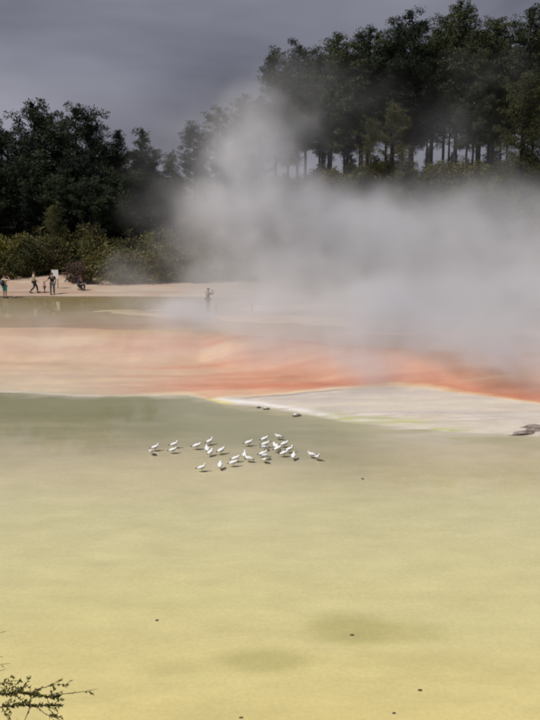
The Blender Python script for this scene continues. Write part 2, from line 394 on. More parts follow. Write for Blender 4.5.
# ================================================================== TREES
def leaf_cloud(V, F, c, rad, n, size, rg, flat=.6, asp=.38):
    c = np.asarray(c, float)
    d = rg.normal(size=(n, 3)); d /= np.linalg.norm(d, axis=1)[:, None]
    r = rg.rand(n, 1) ** .45
    p = c + d * r * np.array([rad, rad, rad * flat])
    ax = d + rg.normal(size=(n, 3)) * .8; ax[:, 2] += .25; ax /= np.linalg.norm(ax, axis=1)[:, None]
    sd_ = np.cross(ax, rg.normal(size=(n, 3))); sd_ /= np.linalg.norm(sd_, axis=1)[:, None] + 1e-9
    ln = size * (.6 + .8 * rg.rand(n, 1)); wd = ln * asp
    b = sum(len(v) for v in V)
    q = np.stack([p - ax * ln * .5, p + sd_ * wd * .5 + ax * ln * .05, p + ax * ln * .5, p - sd_ * wd * .5 + ax * ln * .05], 1)
    V.append(q.reshape(-1, 3)); k = np.arange(n) * 4 + b
    F.append(np.stack([k, k + 1, k + 2, k + 3], 1))
def cloud_mesh(name, V, F, mat):
    v = np.concatenate(V); f = np.concatenate(F)
    me = bpy.data.meshes.new(name); me.vertices.add(len(v)); me.vertices.foreach_set('co', v.astype(np.float32).ravel())
    me.loops.add(len(f) * 4); me.loops.foreach_set('vertex_index', f.astype(np.int32).ravel())
    me.polygons.add(len(f)); me.polygons.foreach_set('loop_start', np.arange(0, len(f) * 4, 4, dtype=np.int32))
    me.update(calc_edges=True)
    if mat: me.materials.append(mat)
    return me

def pine_meshes(seed, H, bare, width, mat, top='round', nleaf=50, lsz=.36):
    rg = np.random.RandomState(seed); V = []; F = []; T = MB()
    lean = rg.normal(size=2) * .02 * H
    def tp(t): return np.array([lean[0] * t * t + .012 * H * math.sin(3 * t + seed), lean[1] * t * t, H * t])
    ts = np.linspace(0, .97, 10)
    T.tube([tp(t) for t in ts], [.021 * H * (1 - .82 * t) * (1 + .35 * max(0, 1 - t * 14)) * .8 for t in ts], 8)
    nw = int(15 + H * .45)
    for i in range(nw):
        f = i / (nw - 1); t = bare + (1 - bare) * f * .98
        prof = (math.sin(math.pi * min(1, (f * .70 + .24))) ** .62) if top == 'round' else (1 - f) ** .8 * .95 + .10
        nl = 3 + rg.randint(3) if f < .93 else 2
        for j in range(nl):
            if rg.rand() < .12: continue
            az = rg.rand() * 2 * math.pi
            Ln = width * prof * (.55 + .6 * rg.rand())
            rise = Ln * (.15 + .45 * rg.rand() + .35 * f)
            b0 = tp(t); d = np.array([math.cos(az), math.sin(az), 0])
            pts = [b0 + d * Ln * u + np.array([0, 0, rise * u ** 1.5]) for u in (0, .35, .7, 1)]
            T.tube(pts, [.055 * (H / 20), .04 * (H / 20), .025 * (H / 20), .012], 4, False)
            nc = 2 + int(Ln * 1.1)
            for k in range(nc):
                u = .30 + .72 * (k + rg.rand() * .6) / nc
                c = b0 + d * Ln * u + np.array([0, 0, rise * u ** 1.5]) + rg.normal(size=3) * np.array([.35, .35, .22])
                leaf_cloud(V, F, c, (.55 + .45 * rg.rand()) * (.8 + .2 * width / 4), nleaf, lsz, rg, .62, .28)
    for k in range(4): leaf_cloud(V, F, tp(.94 + .02 * k), .5 - .06 * k, 24, .45, rg, 1.1)
    if bare > .25:                                  # a few dead stubs on the bare stem
        for k in range(9):
            t = bare * (.35 + .65 * rg.rand()); az = rg.rand() * 6.28; b0 = tp(t); Ln = .5 + 1.3 * rg.rand()
            T.tube([b0, b0 + np.array([math.cos(az) * Ln, math.sin(az) * Ln, -.1 * Ln])], [.035, .012], 4, False)
    me_t = bpy.data.meshes.new('trunk'); me_t.from_pydata(T.v, [], T.f); me_t.update(); me_t.materials.append(M_BARK)
    me_t.polygons.foreach_set('use_smooth', [True] * len(me_t.polygons))
    return me_t, cloud_mesh('crown', V, F, mat)

TALL = [pine_meshes(100 + i, 26., b, wd, M_PINE) for i, (b, wd) in enumerate(((.34, 4.2), (.26, 4.8), (.40, 3.6), (.30, 4.4), (.37, 3.9)))]
LOWP = [pine_meshes(200 + i, 17., b, wd, M_LEFT, tp_) for i, (b, wd, tp_) in enumerate(((.10, 4.3, 'round'), (.08, 4.8, 'round'), (.08, 2.6, 'cone'), (.12, 4.0, 'round'), (.06, 3.0, 'cone')))]
OLIV = [pine_meshes(300 + i, 18., b, wd, M_PINE_OLIVE, 'round', 60, .26) for i, (b, wd) in enumerate(((.18, 3.9), (.12, 3.6)))]

def pine(kind, x, y, H, base_h, label, group, rz=None, wide=1.0, stem=.8):
    z = hz(x, y) - .15
    r = empty('pine_tree', (x, y, z), rnd.uniform(0, 6.28) if rz is None else rz)
    tag(r, label, 'tree', group)
    k = H / base_h
    for nm, me in zip(('trunk', 'crown'), kind):
        o = bpy.data.objects.new(nm, me); COL.objects.link(o); o.parent = r; q_ = k * (wide if nm == 'crown' else stem); o.scale = (q_, q_, k)
    return r

def px_x0(px, y): return (px - 270) / FPX * (y * .98 + 2.0)
# right hand hill: the trees of the skyline, then the ranks behind them
right_sky = [  # pixel x, top y, depth, kind, label
    (172, 152, 118, 2, 'small faint pine at the left foot of the steaming hill', .8),
    (194, 124, 122, 0, 'steam-veiled pine left of the tall steam column', 1),
    (216, 108, 124, 3, 'hazy pine just left of the steam column top', 1),
    (240, 96, 126, 1, 'pine half lost behind the top of the steam column', 1),
    (277, 52, 124, 2, 'slender pine tip at the left shoulder of the hill grove', .85),
    (298, 46, 127, 0, 'pine right of the slender tip at the grove shoulder', 1),
    (331, 36, 124, 1, 'broad pine above the left group of bare trunks', 1),
    (349, 44, 130, 3, 'pine with flat top between two taller ones on the hill', 1),
    (371, 30, 126, 4, 'pine with pointed top above the middle trunks', 1),
    (395, 26, 129, 0, 'pine second left of the tallest tree on the hill', 1),
    (416, 13, 125, 3, 'broad dark pine left of the tallest tree on the hill', 1),
    (460, 3, 124, 2, 'tallest pine on the hill with a knobbly narrow top', .95),
    (484, 32, 129, 1, 'lower pine in the dip right of the tallest tree', 1),
    (500, 20, 126, 4, 'pine between the dip and the top right corner', 1),
    (529, 8, 124, 1, 'broad pine rising into the top right corner of the sky', 1),
    (556, 12, 126, 0, 'pine cut off by the right edge of the picture', 1),
]
for (px, py, d, k, lb, wd) in right_sky:
    b = at_y(px, py, d); z0 = hz(b[0], d)
    pine(TALL[k], b[0], d, b[2] - z0, 26., lb, 'pines on the steaming hill', wide=wd * 1.2)
G2 = 'inner pines of the hill grove'
inner = [(288, 128, .86), (305, 131, .86), (318, 125, .9), (326, 133, .85), (341, 127, .86), (355, 132, .9), (364, 125, .84), (381, 131, .9), (388, 124, .82), (405, 130, .9),
         (424, 128, .86), (436, 132, .95), (446, 126, .84), (470, 131, .92), (478, 125, .84), (491, 133, .9), (512, 129, .9), (520, 126, .86), (545, 131, .9), (262, 129, .8), (250, 132, .72), (228, 131, .6), (205, 130, .6), (183, 130, .5), (575, 128, .9), (600, 126, .95)] + [(292 + 12.5 * j + (j * 37 % 11) - 5, 122 + (j * 53 % 13), .70 + (j * 29 % 17) * .01) for j in range(17)]
for i, (px, d, f) in enumerate(inner):
    x = (px - 270) / FPX * d * 1.02; tops = np.interp(px, [q[0] for q in right_sky], [q[1] for q in right_sky])
    Ht = (at_y(px, tops, d)[2] - hz(x, d)) * f
    pine(TALL[(i * 3 + 1) % 5], x, d, Ht, 26., 'dark pine with bare lower trunk inside the hilltop grove', G2, wide=1.0, stem=.6)
for j in range(8):
    px = 290 + j * 27.5 + (j * 37 % 13) - 6; d = 134 + (j * 5 % 7); x = px_x0(px, d)
    pine(LOWP[(2, 4, 0, 3)[j % 4]], x, d, 3.6 + (j * 29 % 17) * .16, 17., 'short dark young pine between the trunks behind the grove', 'young pines behind the grove', wide=1.1)
# paler, lower trees in front of the grove
for (px, py, d, k, lb) in [(395, 104, 116, 0, 'paler olive pine standing lower, in front of the bare trunks'), (372, 118, 114, 1, 'small olive pine left of the pale one before the trunks'),
                           (525, 74, 108, 0, 'bright yellow green tree at the right edge below the pines'), (548, 100, 104, 1, 'green tree at the right edge over the yellow shrub')]:
    b = at_y(px, py, d); pine(OLIV[k], b[0], d, b[2] - hz(b[0], d), 18., lb, 'olive trees on the hill slope', wide=1.0)

# left hand wood
left_sky = [
    (-14, 122, 98, 3, 'dark pine cut by the left edge of the picture'), (8, 132, 101, 1, 'low rounded pine next to the left edge'),
    (33, 104, 97, 0, 'tall dark pine with a domed top at far left'), (50, 116, 103, 3, 'pine in the notch between the two big left pines'),
    (74, 109, 97, 1, 'broad dark pine, widest crown of the left wood'), (92, 126, 101, 0, 'pine stepping down right of the broad crown'),
    (104, 146, 103, 3, 'short pine left of the thin conical tree'), (119, 131, 100, 4, 'thin conical pine standing out on the left skyline'),
    (139, 129, 101, 2, 'pointed pine with spreading tip at the wood end'), (155, 150, 103, 3, 'small pine ending the left wood beside the steam'),
]
for (px, py, d, k, lb) in left_sky:
    b = at_y(px, py, d); pine(LOWP[k], b[0], d, b[2] - hz(b[0], d), 17., lb, 'pines of the left wood', wide=.95)
for i, (px, py, d) in enumerate([(-30, 150, 92), (-8, 168, 91), (14, 160, 92), (28, 178, 90), (44, 150, 93), (60, 170, 91), (78, 158, 92), (92, 178, 90), (108, 168, 92), (124, 176, 91), (140, 172, 93), (158, 182, 92), (172, 176, 98), (20, 140, 108), (62, 135, 108), (128, 152, 108), (150, 165, 107)]):
    b = at_y(px, py, d); pine(LOWP[(i * 2 + 1) % 5], b[0], d, b[2] - hz(b[0], d), 17., 'dark pine filling the lower mass of the left wood', 'lower pines of the left wood', wide=1.25)
b = at_y(52, 204, 86); pine(OLIV[1], b[0], 86, b[2] - hz(b[0], 86), 18., 'small olive tree in front of the dark left wood', 'olive trees on the hill slope', wide=1.1)

# ------------------------------------------------------------------ shrubs
def shrub_mesh(seed, Rr, Hh, mat, dens=1.0):
    rg = np.random.RandomState(seed); V = []; F = []; T = MB()
    n = int(46 * dens)
    for i in range(n):
        az = rg.rand() * 6.28; el = math.acos(rg.rand() ** .8); r = .55 + .45 * rg.rand()
        lob = 1 + .22 * math.sin(az * 3 + seed) + .12 * math.sin(az * 5 + 2 * seed)
        c = np.array([Rr * math.cos(az) * math.sin(el) * r * lob, Rr * math.sin(az) * math.sin(el) * r * lob, Hh * (.16 + .84 * math.cos(el) * r * (1 + .12 * math.sin(4 * az)))])
        leaf_cloud(V, F, c, .42 + .25 * rg.rand(), 90, .17, rg, .8, .45)
        if i % 4 == 0: T.tube([(0, 0, 0), c * .5 + rg.normal(size=3) * .08, c], [.06, .035, .012], 5, False)
    for i in range(int(24 * dens)):                 # fuller skirts down to the ground
        az = i / (24 * dens) * 6.28 + rg.rand() * .2; c = np.array([Rr * .82 * math.cos(az), Rr * .82 * math.sin(az), .22 + .5 * rg.rand()])
        leaf_cloud(V, F, c, .42, 60, .17, rg, .8, .45)
    me_t = bpy.data.meshes.new('stem'); me_t.from_pydata(T.v, [], T.f); me_t.update(); me_t.materials.append(M_BARK)
    return me_t, cloud_mesh('foliage', V, F, mat)
SHR = [shrub_mesh(400 + i, a, b_, M_SHRUB) for i, (a, b_) in enumerate(((1.6, 2.6), (1.9, 2.3), (1.3, 3.0), (1.7, 2.2)))]
YEL = [shrub_mesh(420 + i, a, b_, M_YELLOW) for i, (a, b_) in enumerate(((1.5, 2.3), (1.3, 2.6)))]
DRY = [shrub_mesh(440, 1.2, 2.0, M_DRY, .7)]
def shrub(kind, x, y, k, label, group, rz=None, kz=1.0):
    r = empty('shrub', (x, y, hz(x, y) - .1), rnd.uniform(0, 6.28) if rz is None else rz); tag(r, label, 'shrub', group)
    for nm, me in zip(('stem', 'foliage'), kind):
        o = bpy.data.objects.new(nm, me); COL.objects.link(o); o.parent = r; o.scale = (k, k, k * kz)
    return r
GB = 'shrubs in the belt behind the path'
def px_x(px, y): return (px - 270) / FPX * (y * .976 + 2.4)
front = [(-34, 80.5, 1.2, 0, 'S'), (-8, 80.8, 1.15, 1, 'S'), (14, 80.6, 1.0, 3, 'S'), (34, 81.4, 1.15, 2, 'S'), (57, 82.2, 1.2, 0, 'S'), (104, 79.6, 1.25, 1, 'S'), (128, 79.4, 1.2, 3, 'S'), (150, 79.6, 1.25, 0, 'S'),
         (172, 79.8, 1.2, 2, 'S'), (196, 80.3, 1.2, 1, 'S'), (222, 80.8, 1.2, 0, 'S'), (248, 81.5, 1.2, 3, 'S'), (278, 82, 1.2, 1, 'S')]
flab = {14: 'olive shrub behind the leftmost walkers', 34: 'tall shrub right behind the walker in the cream shirt', 57: 'dark hollow shrub behind the white notice board',
        104: 'brownish shrub right of the crouched dark figure', 128: 'wide olive shrub midway along the belt front', 150: 'olive shrub at the belt front close to the steam',
        172: 'shrub at the belt front with steam drifting over its foot', -8: 'shrub at the left picture edge behind the path', -34: 'shrub beyond the left picture edge behind the path'}
for (px, y, k, t, c) in front:
    shrub(SHR[t], px_x(px, y), y, k, flab.get(px, 'shrub of the belt front hidden in the steam'), GB, kz=1.0)
mid = [(-20, 83.5), (4, 84), (24, 84.5), (48, 85), (70, 84.2), (92, 83), (114, 83.2), (136, 82.8), (158, 83.4), (182, 83.6), (206, 84), (232, 85), (260, 86)]
for i, (px, y) in enumerate(mid):
    yl = i in (1, 4, 6, 8)
    shrub((YEL if yl else SHR)[i % 2 if yl else i % 4], px_x(px, y), y, 1.2 if not yl else 1.25,
          ['yellow tinted shrub at the left edge above the walkers', 'yellow green shrub above the notice board', 'yellow green shrub in the centre of the belt', 'yellow green shrub at the right of the belt near the steam'][(1, 4, 6, 8).index(i)] if yl else 'olive shrub in the second row of the belt', GB, kz=1.05)
back = [(-10, 88), (14, 88.5), (38, 88), (64, 87.5), (86, 87), (106, 87), (126, 86.8), (146, 87), (168, 87.2), (190, 88), (214, 89), (240, 90)]
for i, (px, y) in enumerate(back):
    shrub((YEL if i in (0, 7) else SHR)[i % 2 if i in (0, 7) else (i + 2) % 4], px_x(px, y), y, 1.25, {0: 'bright yellow shrub top against the left wood', 7: 'yellow shrub highest in the belt against the dark pines'}.get(i, 'olive shrub in the top row below the dark pines'), GB, kz=1.1)
shrub(DRY[0], px_x(80, 78.6), 78.6, .95, 'grey brown twiggy bush over the crouched dark figure', GB)
# hill scrub, mostly in the steam
rs = np.random.RandomState(12); k = 0
spots = []
for y in (92, 98, 104, 109, 113, 117, 120.5, 123):
    for px in np.arange(175, 600, 34 - (y - 92) * .3):
        spots.append((px + rs.uniform(-9, 9), y + rs.uniform(-1.5, 1.5)))
for (px, y) in spots:
    x = px_x(px, y)
    if y < 107 and 235 < px < 480: continue
    if y < 112 and px < 470 and rs.rand() < .35: continue
    kk = rs.uniform(.8, 1.3) * (1.25 if y > 116 else 1); yl = rs.rand() < .12
    lb = 'brownish scrub bush on the steaming slope below the pines'
    g = 'scrub bushes on the steaming slope'
    if px > 485 and y < 112: lb = 'olive bush low on the slope by the right picture edge'; g = 'bushes by the right edge'
    shrub((YEL if yl else SHR)[int(rs.randint(2 if yl else 4))], x, y, kk, lb, g)
for (px, py, y, lb, kk) in [(508, 143, 112, 'yellow shrub below the bright green tree at the right', 1.5), (532, 150, 108, 'yellow green shrub at the right picture edge', 1.5), (528, 214, 96, 'yellow bush low at the right edge above the steam', 1.1), (412, 184, 117, 'small bright green shrub at the foot of the bare trunks', 1.0)]:
    b = at_y(px, py, y); shrub(YEL[0], b[0], y, kk, lb, 'yellow shrubs on the slope', kz=1.2)

# ================================================================== STEAM
def steam():
    pts = np.array([at_y(px, py, y) for px in (150, 545) for py in (60, 392) for y in (52, 108)])
    lo = np.array([-26., 42., .3]); hi = np.array([38., 112., 27.])
    vv = [(x, y, z) for z in (lo[2], hi[2]) for y in (lo[1], hi[1]) for x in (lo[0], hi[0])]
    o = mesh_obj('steam', vv, [(0, 2, 3, 1), (4, 5, 7, 6), (0, 1, 5, 4), (2, 6, 7, 3), (0, 4, 6, 2), (1, 3, 7, 5)], None)
    tag(o, 'grey white steam billowing off the hot pool up the hillside', 'steam', kind='stuff')
    m = bpy.data.materials.new('steam'); m.use_nodes = True; t = m.node_tree; t.nodes.clear()
    out = t.nodes.new('ShaderNodeOutputMaterial'); pv = t.nodes.new('ShaderNodeVolumePrincipled')
    pv.inputs['Color'].default_value = (.965, .965, .995, 1); pv.inputs['Density'].default_value = 1.0; pv.inputs['Anisotropy'].default_value = .24
    t.links.new(pv.outputs[0], out.inputs['Volume'])
    o.data.materials.append(m)
    ng = bpy.data.node_groups.new('steam_field', 'GeometryNodeTree')
    ng.interface.new_socket('Geometry', in_out='INPUT', socket_type='NodeSocketGeometry')
    ng.interface.new_socket('Geometry', in_out='OUTPUT', socket_type='NodeSocketGeometry')
    nd = ng.nodes; lk = ng.links
    go = nd.new('NodeGroupOutput'); vc = nd.new('GeometryNodeVolumeCube'); st = nd.new('GeometryNodeSetMaterial'); st.inputs['Material'].default_value = m
    vc.inputs['Min'].default_value = lo; vc.inputs['Max'].default_value = hi
    vox = .30
    for a, nme in enumerate(('Resolution X', 'Resolution Y', 'Resolution Z')): vc.inputs[nme].default_value = int((hi[a] - lo[a]) / (vox if a != 1 else .45))
    pos = nd.new('GeometryNodeInputPosition')
    def math_(op, a, b=None, c=None, clamp=False):
        n = nd.new('ShaderNodeMath'); n.operation = op; n.use_clamp = clamp
        for i, v_ in enumerate((a, b, c)):
            if v_ is None: continue
            if hasattr(v_, 'is_output'): lk.new(v_, n.inputs[i])
            else: n.inputs[i].default_value = v_
        return n.outputs[0]
    def vec_(op, a, b):
        n = nd.new('ShaderNodeVectorMath'); n.operation = op
        for i, v_ in enumerate((a, b)):
            if hasattr(v_, 'is_output'): lk.new(v_, n.inputs[i])
            else: n.inputs[i].default_value = v_
        return n
    def noise(scale, detail, rough, vec, colour=False):
        n = nd.new('ShaderNodeTexNoise'); n.inputs['Scale'].default_value = scale; n.inputs['Detail'].default_value = detail; n.inputs['Roughness'].default_value = rough
        lk.new(vec, n.inputs['Vector']); return n.outputs['Color' if colour else 'Fac']
    wv = vec_('SUBTRACT', noise(.11, 3, .55, pos.outputs[0], True), (.5, .5, .5)).outputs[0]
    wv = vec_('MULTIPLY', wv, (11., 11., 11.)).outputs[0]
    wp = vec_('ADD', pos.outputs[0], wv).outputs[0]
    # plumes: photo pixel of the centre, distance along y, half extents in photo pixels and metres, strength
    plumes = STEAM_PLUMES
    tot = None
    for (px, py, y, rx, rz_, ry, amp) in plumes:
        c = at_y(px, py, y); kpx = y / FPX
        dv = vec_('MULTIPLY', vec_('SUBTRACT', wp, tuple(c)).outputs[0], (1 / (rx * kpx), 1 / ry, 1 / (rz_ * kpx))).outputs[0]
        ln = nd.new('ShaderNodeVectorMath'); ln.operation = 'LENGTH'; lk.new(dv, ln.inputs[0])
        mr = nd.new('ShaderNodeMapRange'); mr.interpolation_type = 'SMOOTHSTEP'
        mr.inputs[1].default_value = .15; mr.inputs[2].default_value = 1.15; mr.inputs[3].default_value = amp; mr.inputs[4].default_value = 0.
        lk.new(ln.outputs['Value'], mr.inputs[0])
        tot = mr.outputs[0] if tot is None else math_('ADD', tot, mr.outputs[0])
    n2 = noise(.22, 5, .6, wp)
    mr = nd.new('ShaderNodeMapRange'); mr.interpolation_type = 'SMOOTHSTEP'
    mr.inputs[1].default_value = .34; mr.inputs[2].default_value = .66; mr.inputs[3].default_value = .22; mr.inputs[4].default_value = 1.4
    lk.new(n2, mr.inputs[0])
    den = math_('MULTIPLY', tot, mr.outputs[0])
    # fade to nothing at the limits of the grid
    sp = nd.new('ShaderNodeSeparateXYZ'); lk.new(pos.outputs[0], sp.inputs[0])
    for a in range(3):
        for e, s1 in ((lo[a], 1), (hi[a], -1)):
            if a == 2 and s1 == 1: continue
            q = nd.new('ShaderNodeMapRange'); q.inputs[1].default_value = e; q.inputs[2].default_value = e + s1 * 4.; lk.new(sp.outputs[a], q.inputs[0])
            den = math_('MULTIPLY', den, q.outputs[0])
    den = math_('SUBTRACT', den, .0015); den = math_('MAXIMUM', den, 0.)
    lk.new(den, vc.inputs['Density']); lk.new(vc.outputs[0], st.inputs['Geometry']); lk.new(st.outputs[0], go.inputs[0])
    md = o.modifiers.new('steam_field', 'NODES'); md.node_group = ng
    return o
STEAM_PLUMES = [
    # main column
    (256, 140, 74, 44, 50, 6, .20), (246, 185, 74, 58, 62, 7, .26), (258, 235, 73, 85, 70, 9, .26),
    (190, 220, 77, 52, 85, 7, .038), (215, 112, 82, 55, 50, 8, .020), (190, 160, 82, 52, 55, 8, .024), (270, 95, 84, 48, 42, 7, .04),
    # the wide bank over the hot pool
    (330, 255, 74, 105, 65, 10, .20), (425, 265, 74, 120, 75, 12, .20), (525, 265, 74, 105, 85, 12, .20),
    (310, 212, 78, 75, 48, 8, .10), (395, 218, 80, 75, 42, 8, .065), (495, 196, 82, 75, 40, 8, .06),
    (350, 290, 64, 110, 45, 9, .18), (460, 300, 60, 130, 52, 9, .28), (545, 310, 56, 90, 58, 8, .30),
    (430, 332, 52, 130, 40, 7, .50), (535, 342, 49, 100, 46, 6, .62), (330, 322, 55, 120, 36, 7, .26), (240, 290, 66, 80, 45, 8, .14), (500, 362, 46.5, 130, 26, 5, .30), (390, 356, 48.5, 120, 24, 5, .22),
    # thin drift over the terraces to the left
    (205, 302, 62, 110, 40, 8, .15), (120, 318, 58, 150, 30, 7, .04), (30, 332, 53, 150, 30, 6, .032), (160, 340, 52.5, 180, 26, 6, .07), (270, 345, 51, 140, 24, 5, .11), (165, 268, 76, 50, 30, 5, .03), (215, 298, 60, 34, 26, 4, .42), (250, 305, 59, 50, 28, 4, .2),
    # wisps against the trees
    (420, 130, 96, 170, 90, 10, .006), (500, 70, 98, 80, 30, 6, .010), (310, 110, 92, 75, 55, 8, .016), (440, 150, 94, 40, 40, 5, .016),
]
# ================================================================== GULLS
M_WHITE = simple('white_feathers', (.84, .84, .83), .7, .04, 30)
M_GREY = simple('grey_feathers', (.72, .73, .75), .7, .07, 30)
M_BLACK = simple('black_feathers', (.04, .04, .045), .6, .2, 30)
M_RED = simple('red_skin', (.32, .05, .03), .5, .2, 30)
def gull_mesh_set(pose):
    if pose == 'alert':  sp = [(-.19, .140, .012, .007), (-.14, .145, .027, .016), (-.08, .155, .048, .040), (0, .162, .061, .058), (.06, .178, .055, .058), (.092, .215, .037, .042), (.104, .252, .028, .031), (.120, .282, .031, .031), (.142, .287, .025, .024), (.160, .283, .009, .009)]
    elif pose == 'rest': sp = [(-.19, .128, .012, .007), (-.14, .135, .027, .016), (-.08, .148, .050, .042), (0, .158, .064, .062), (.06, .172, .060, .062), (.095, .198, .044, .047), (.112, .222, .035, .037), (.130, .240, .033, .032), (.150, .243, .025, .024), (.168, .238, .009, .009)]
    else:                sp = [(-.19, .185, .012, .007), (-.14, .178, .027, .016), (-.08, .170, .048, .042), (0, .160, .061, .058), (.06, .146, .055, .055), (.105, .128, .038, .040), (.130, .102, .029, .030), (.150, .078, .031, .030), (.166, .060, .024, .024), (.178, .044, .009, .009)]
    B = MB(); rings = []; n = 12
    for i, (x, z, ry, rz) in enumerate(sp):
        a = sp[max(i - 1, 0)]; b = sp[min(i + 1, len(sp) - 1)]
        t = Vector((b[0] - a[0], 0, b[1] - a[1])).normalized(); u = Vector((-t.z, 0, t.x))
        rings.append([Vector((x, 0, z)) + Vector((0, 1, 0)) * ry * math.cos(2 * math.pi * k / n) + u * rz * math.sin(2 * math.pi * k / n) for k in range(n)])
    B.loft(rings)
    return B, sp
def make_gull(pose):
    r = empty('gull'); B, sp = gull_mesh_set(pose)
    B.build('body', M_WHITE, r, True)
    tip = sp[-1]; prev = sp[-2]; d = Vector((tip[0] - prev[0], 0, tip[1] - prev[1])).normalized(); p = Vector((tip[0], 0, tip[1]))
    b = MB(); b.tube([p - d * .012, p + d * .012, p + d * .032 + Vector((0, 0, -.004))], [.010, .007, .002], 6); b.build('beak', M_RED, r)
    sh = sp[4]; rp = sp[0]
    for s in (-1, 1):
        w_ = MB(); zs = sh[1] + .010
        pts = [(.072, s * .046, zs + .004), (.03, s * .060, sp[3][1] + .022), (-.04, s * .060, sp[2][1] + .022), (-.11, s * .040, sp[1][1] + .018), (-.165, s * .022, rp[1] + .016)]
        w_.tube(pts, [(.010, .022), (.016, .042), (.015, .038), (.010, .022), (.006, .010)], 8)
        wg = w_.build('wing', M_GREY, r, True)
        t_ = MB(); t_.tube([(-.155, s * .024, rp[1] + .020), (-.20, s * .014, rp[1] + .016), (-.235, s * .006, rp[1] + .012)], [(.007, .012), (.005, .008), (.002, .003)], 6); t_.build('wing_tip', M_BLACK, wg)
        e = MB(); h = sp[-3]; e.tube([(h[0] + .006, s * (h[2] - .004), h[1] + .006), (h[0] + .006, s * (h[2] + .002), h[1] + .006)], [.005, .003], 6); e.build('eye', M_BLACK, r)
        l = MB(); l.tube([(.0, s * .025, .115), (.004, s * .026, .055), (-.004, s * .027, .006)], [.006, .004, .0035], 5)
        for a in (-.5, 0, .5): l.tube([(-.004, s * .027, .005), (.036 * math.cos(a), s * .027 + .036 * math.sin(a), .003)], [.004, .002], 4)
        l.build('leg', M_RED, r)
    return r
GULLS = {}
gull_list = [  # pixel of body centre, facing in degrees (0 = right, 90 = away), pose, label
    (151.4, 450.8, -80, 'rest', 'leftmost gull of the flock, facing the camera'),
    (155.2, 446.7, 20, 'alert', 'gull close behind the leftmost one, facing right'),
    (174.2, 443.9, 10, 'alert', 'upper gull of the second pair from the left'),
    (172.8, 449.2, 15, 'rest', 'lower gull of the second pair from the left'),
    (196.7, 445.3, 8, 'rest', 'gull in side view, third group from the left'),
    (209.6, 440.7, 35, 'alert', 'topmost gull of the left half, standing upright'),
    (207.0, 448.2, 100, 'rest', 'upper left gull of the touching pair in the left half'),
    (210.3, 451.8, 60, 'rest', 'lower right gull of the touching pair in the left half'),
    (221.1, 450.0, 40, 'rest', 'single gull midway between left group and centre'),
    (201.6, 467.3, 12, 'alert', 'lowest gull of the flock, alone at the bottom left'),
    (220.1, 464.8, 85, 'rest', 'rounded gull seen from behind near the flock bottom'),
    (235.6, 457.9, 15, 'rest', 'upper gull of the centre pair leaning right'),
    (233.3, 462.3, 10, 'rest', 'lower gull of the centre pair leaning right'),
    (248.5, 441.9, 15, 'rest', 'lone gull at upper centre in side view'),
    (244.4, 454.1, 80, 'alert', 'upright thin gull right of the centre pair'),
    (248.8, 457.9, 160, 'rest', 'gull with dark tail right of the upright thin one'),
    (264.4, 438.0, 25, 'rest', 'greyest gull, top of the dense right cluster'),
    (278.6, 435.4, 170, 'rest', 'farthest gull, alone above the right cluster'),
    (265.3, 443.5, 10, 'rest', 'gull just below the greyest one'),
    (264.8, 446.6, 20, 'feed', 'feeding gull in the left column of the right cluster'),
    (284.4, 443.1, 15, 'rest', 'gull at upper right of the right cluster'),
    (275.6, 445.4, 120, 'rest', 'back gull of the tight bunch in the right cluster'),
    (277.6, 448.0, 30, 'rest', 'front gull of the tight bunch in the right cluster'),
    (289.6, 448.7, 25, 'alert', 'right shoulder gull of the right cluster'),
    (283.8, 452.7, 12, 'rest', 'gull at the lower middle of the right cluster'),
    (263.0, 453.0, 18, 'rest', 'top gull of the lower left trio in the right cluster'),
    (265.8, 455.6, 15, 'feed', 'middle gull of the lower left trio in the right cluster'),
    (264.8, 459.0, -70, 'rest', 'bottom gull of the lower left trio, facing the camera'),
    (293.4, 455.4, 80, 'rest', 'small round gull at the lower right of the cluster'),
    (311.8, 453.9, 165, 'rest', 'left gull of the rightmost pair, facing left'),
    (317.4, 456.4, -60, 'alert', 'rightmost gull of the flock'),
]
for (px, py, fa, pose, lb) in gull_list:
    p = on_level(px, py + 3.6, .0)
    if pose not in GULLS: g = GULLS[pose] = make_gull(pose)
    else: g = copy_tree(GULLS[pose])
    k = rnd.uniform(1.08, 1.22)
    g.location = (p[0], p[1], hz(p[0], p[1]) - .025); g.rotation_euler = (0, 0, R(fa)); g.scale = (k, k * 1.15, k * 1.06)
    tag(g, lb, 'gull', 'gulls standing in the shallow pool')

# ================================================================== STONES
M_STONE = simple('dark_stone', (.13, .11, .09), .8, .45, 14, .6)
M_CRUST = simple('white_crust', (.66, .63, .58), .8, .15, 14, .4)
def stone_mesh(seed, n=2, flat=.55):
    bm = bmesh.new(); bmesh.ops.create_icosphere(bm, subdivisions=n, radius=1.0); rg = random.Random(seed)
    ax = [Vector((rg.gauss(0, 1), rg.gauss(0, 1), rg.gauss(0, 1))).normalized() for _ in range(7)]; am = [rg.uniform(.55, .9) for _ in ax]
    for v in bm.verts:
        for a, m in zip(ax, am):
            d = v.co.dot(a)
            if d > m: v.co -= a * (d - m) * .8
        v.co *= rg.uniform(.95, 1.05); v.co.z = v.co.z * flat + flat * .35
    return bm
def stone(px, py, size, seed, label, cat='stone', group='dark pebbles on the yellow flats', flat=.6, stretch=1.0):
    p = on_level(px, py, .02); bm = stone_mesh(seed, 2, flat); me = bpy.data.meshes.new('stone'); bm.to_mesh(me); bm.free()
    me.materials.append(M_STONE); o = bpy.data.objects.new('stone', me); COL.objects.link(o)
    o.location = (p[0], p[1], hz(p[0], p[1])); o.scale = (size * stretch, size, size); o.rotation_euler.z = rnd.uniform(-.3, .3)
    tag(o, label, cat, group); return o
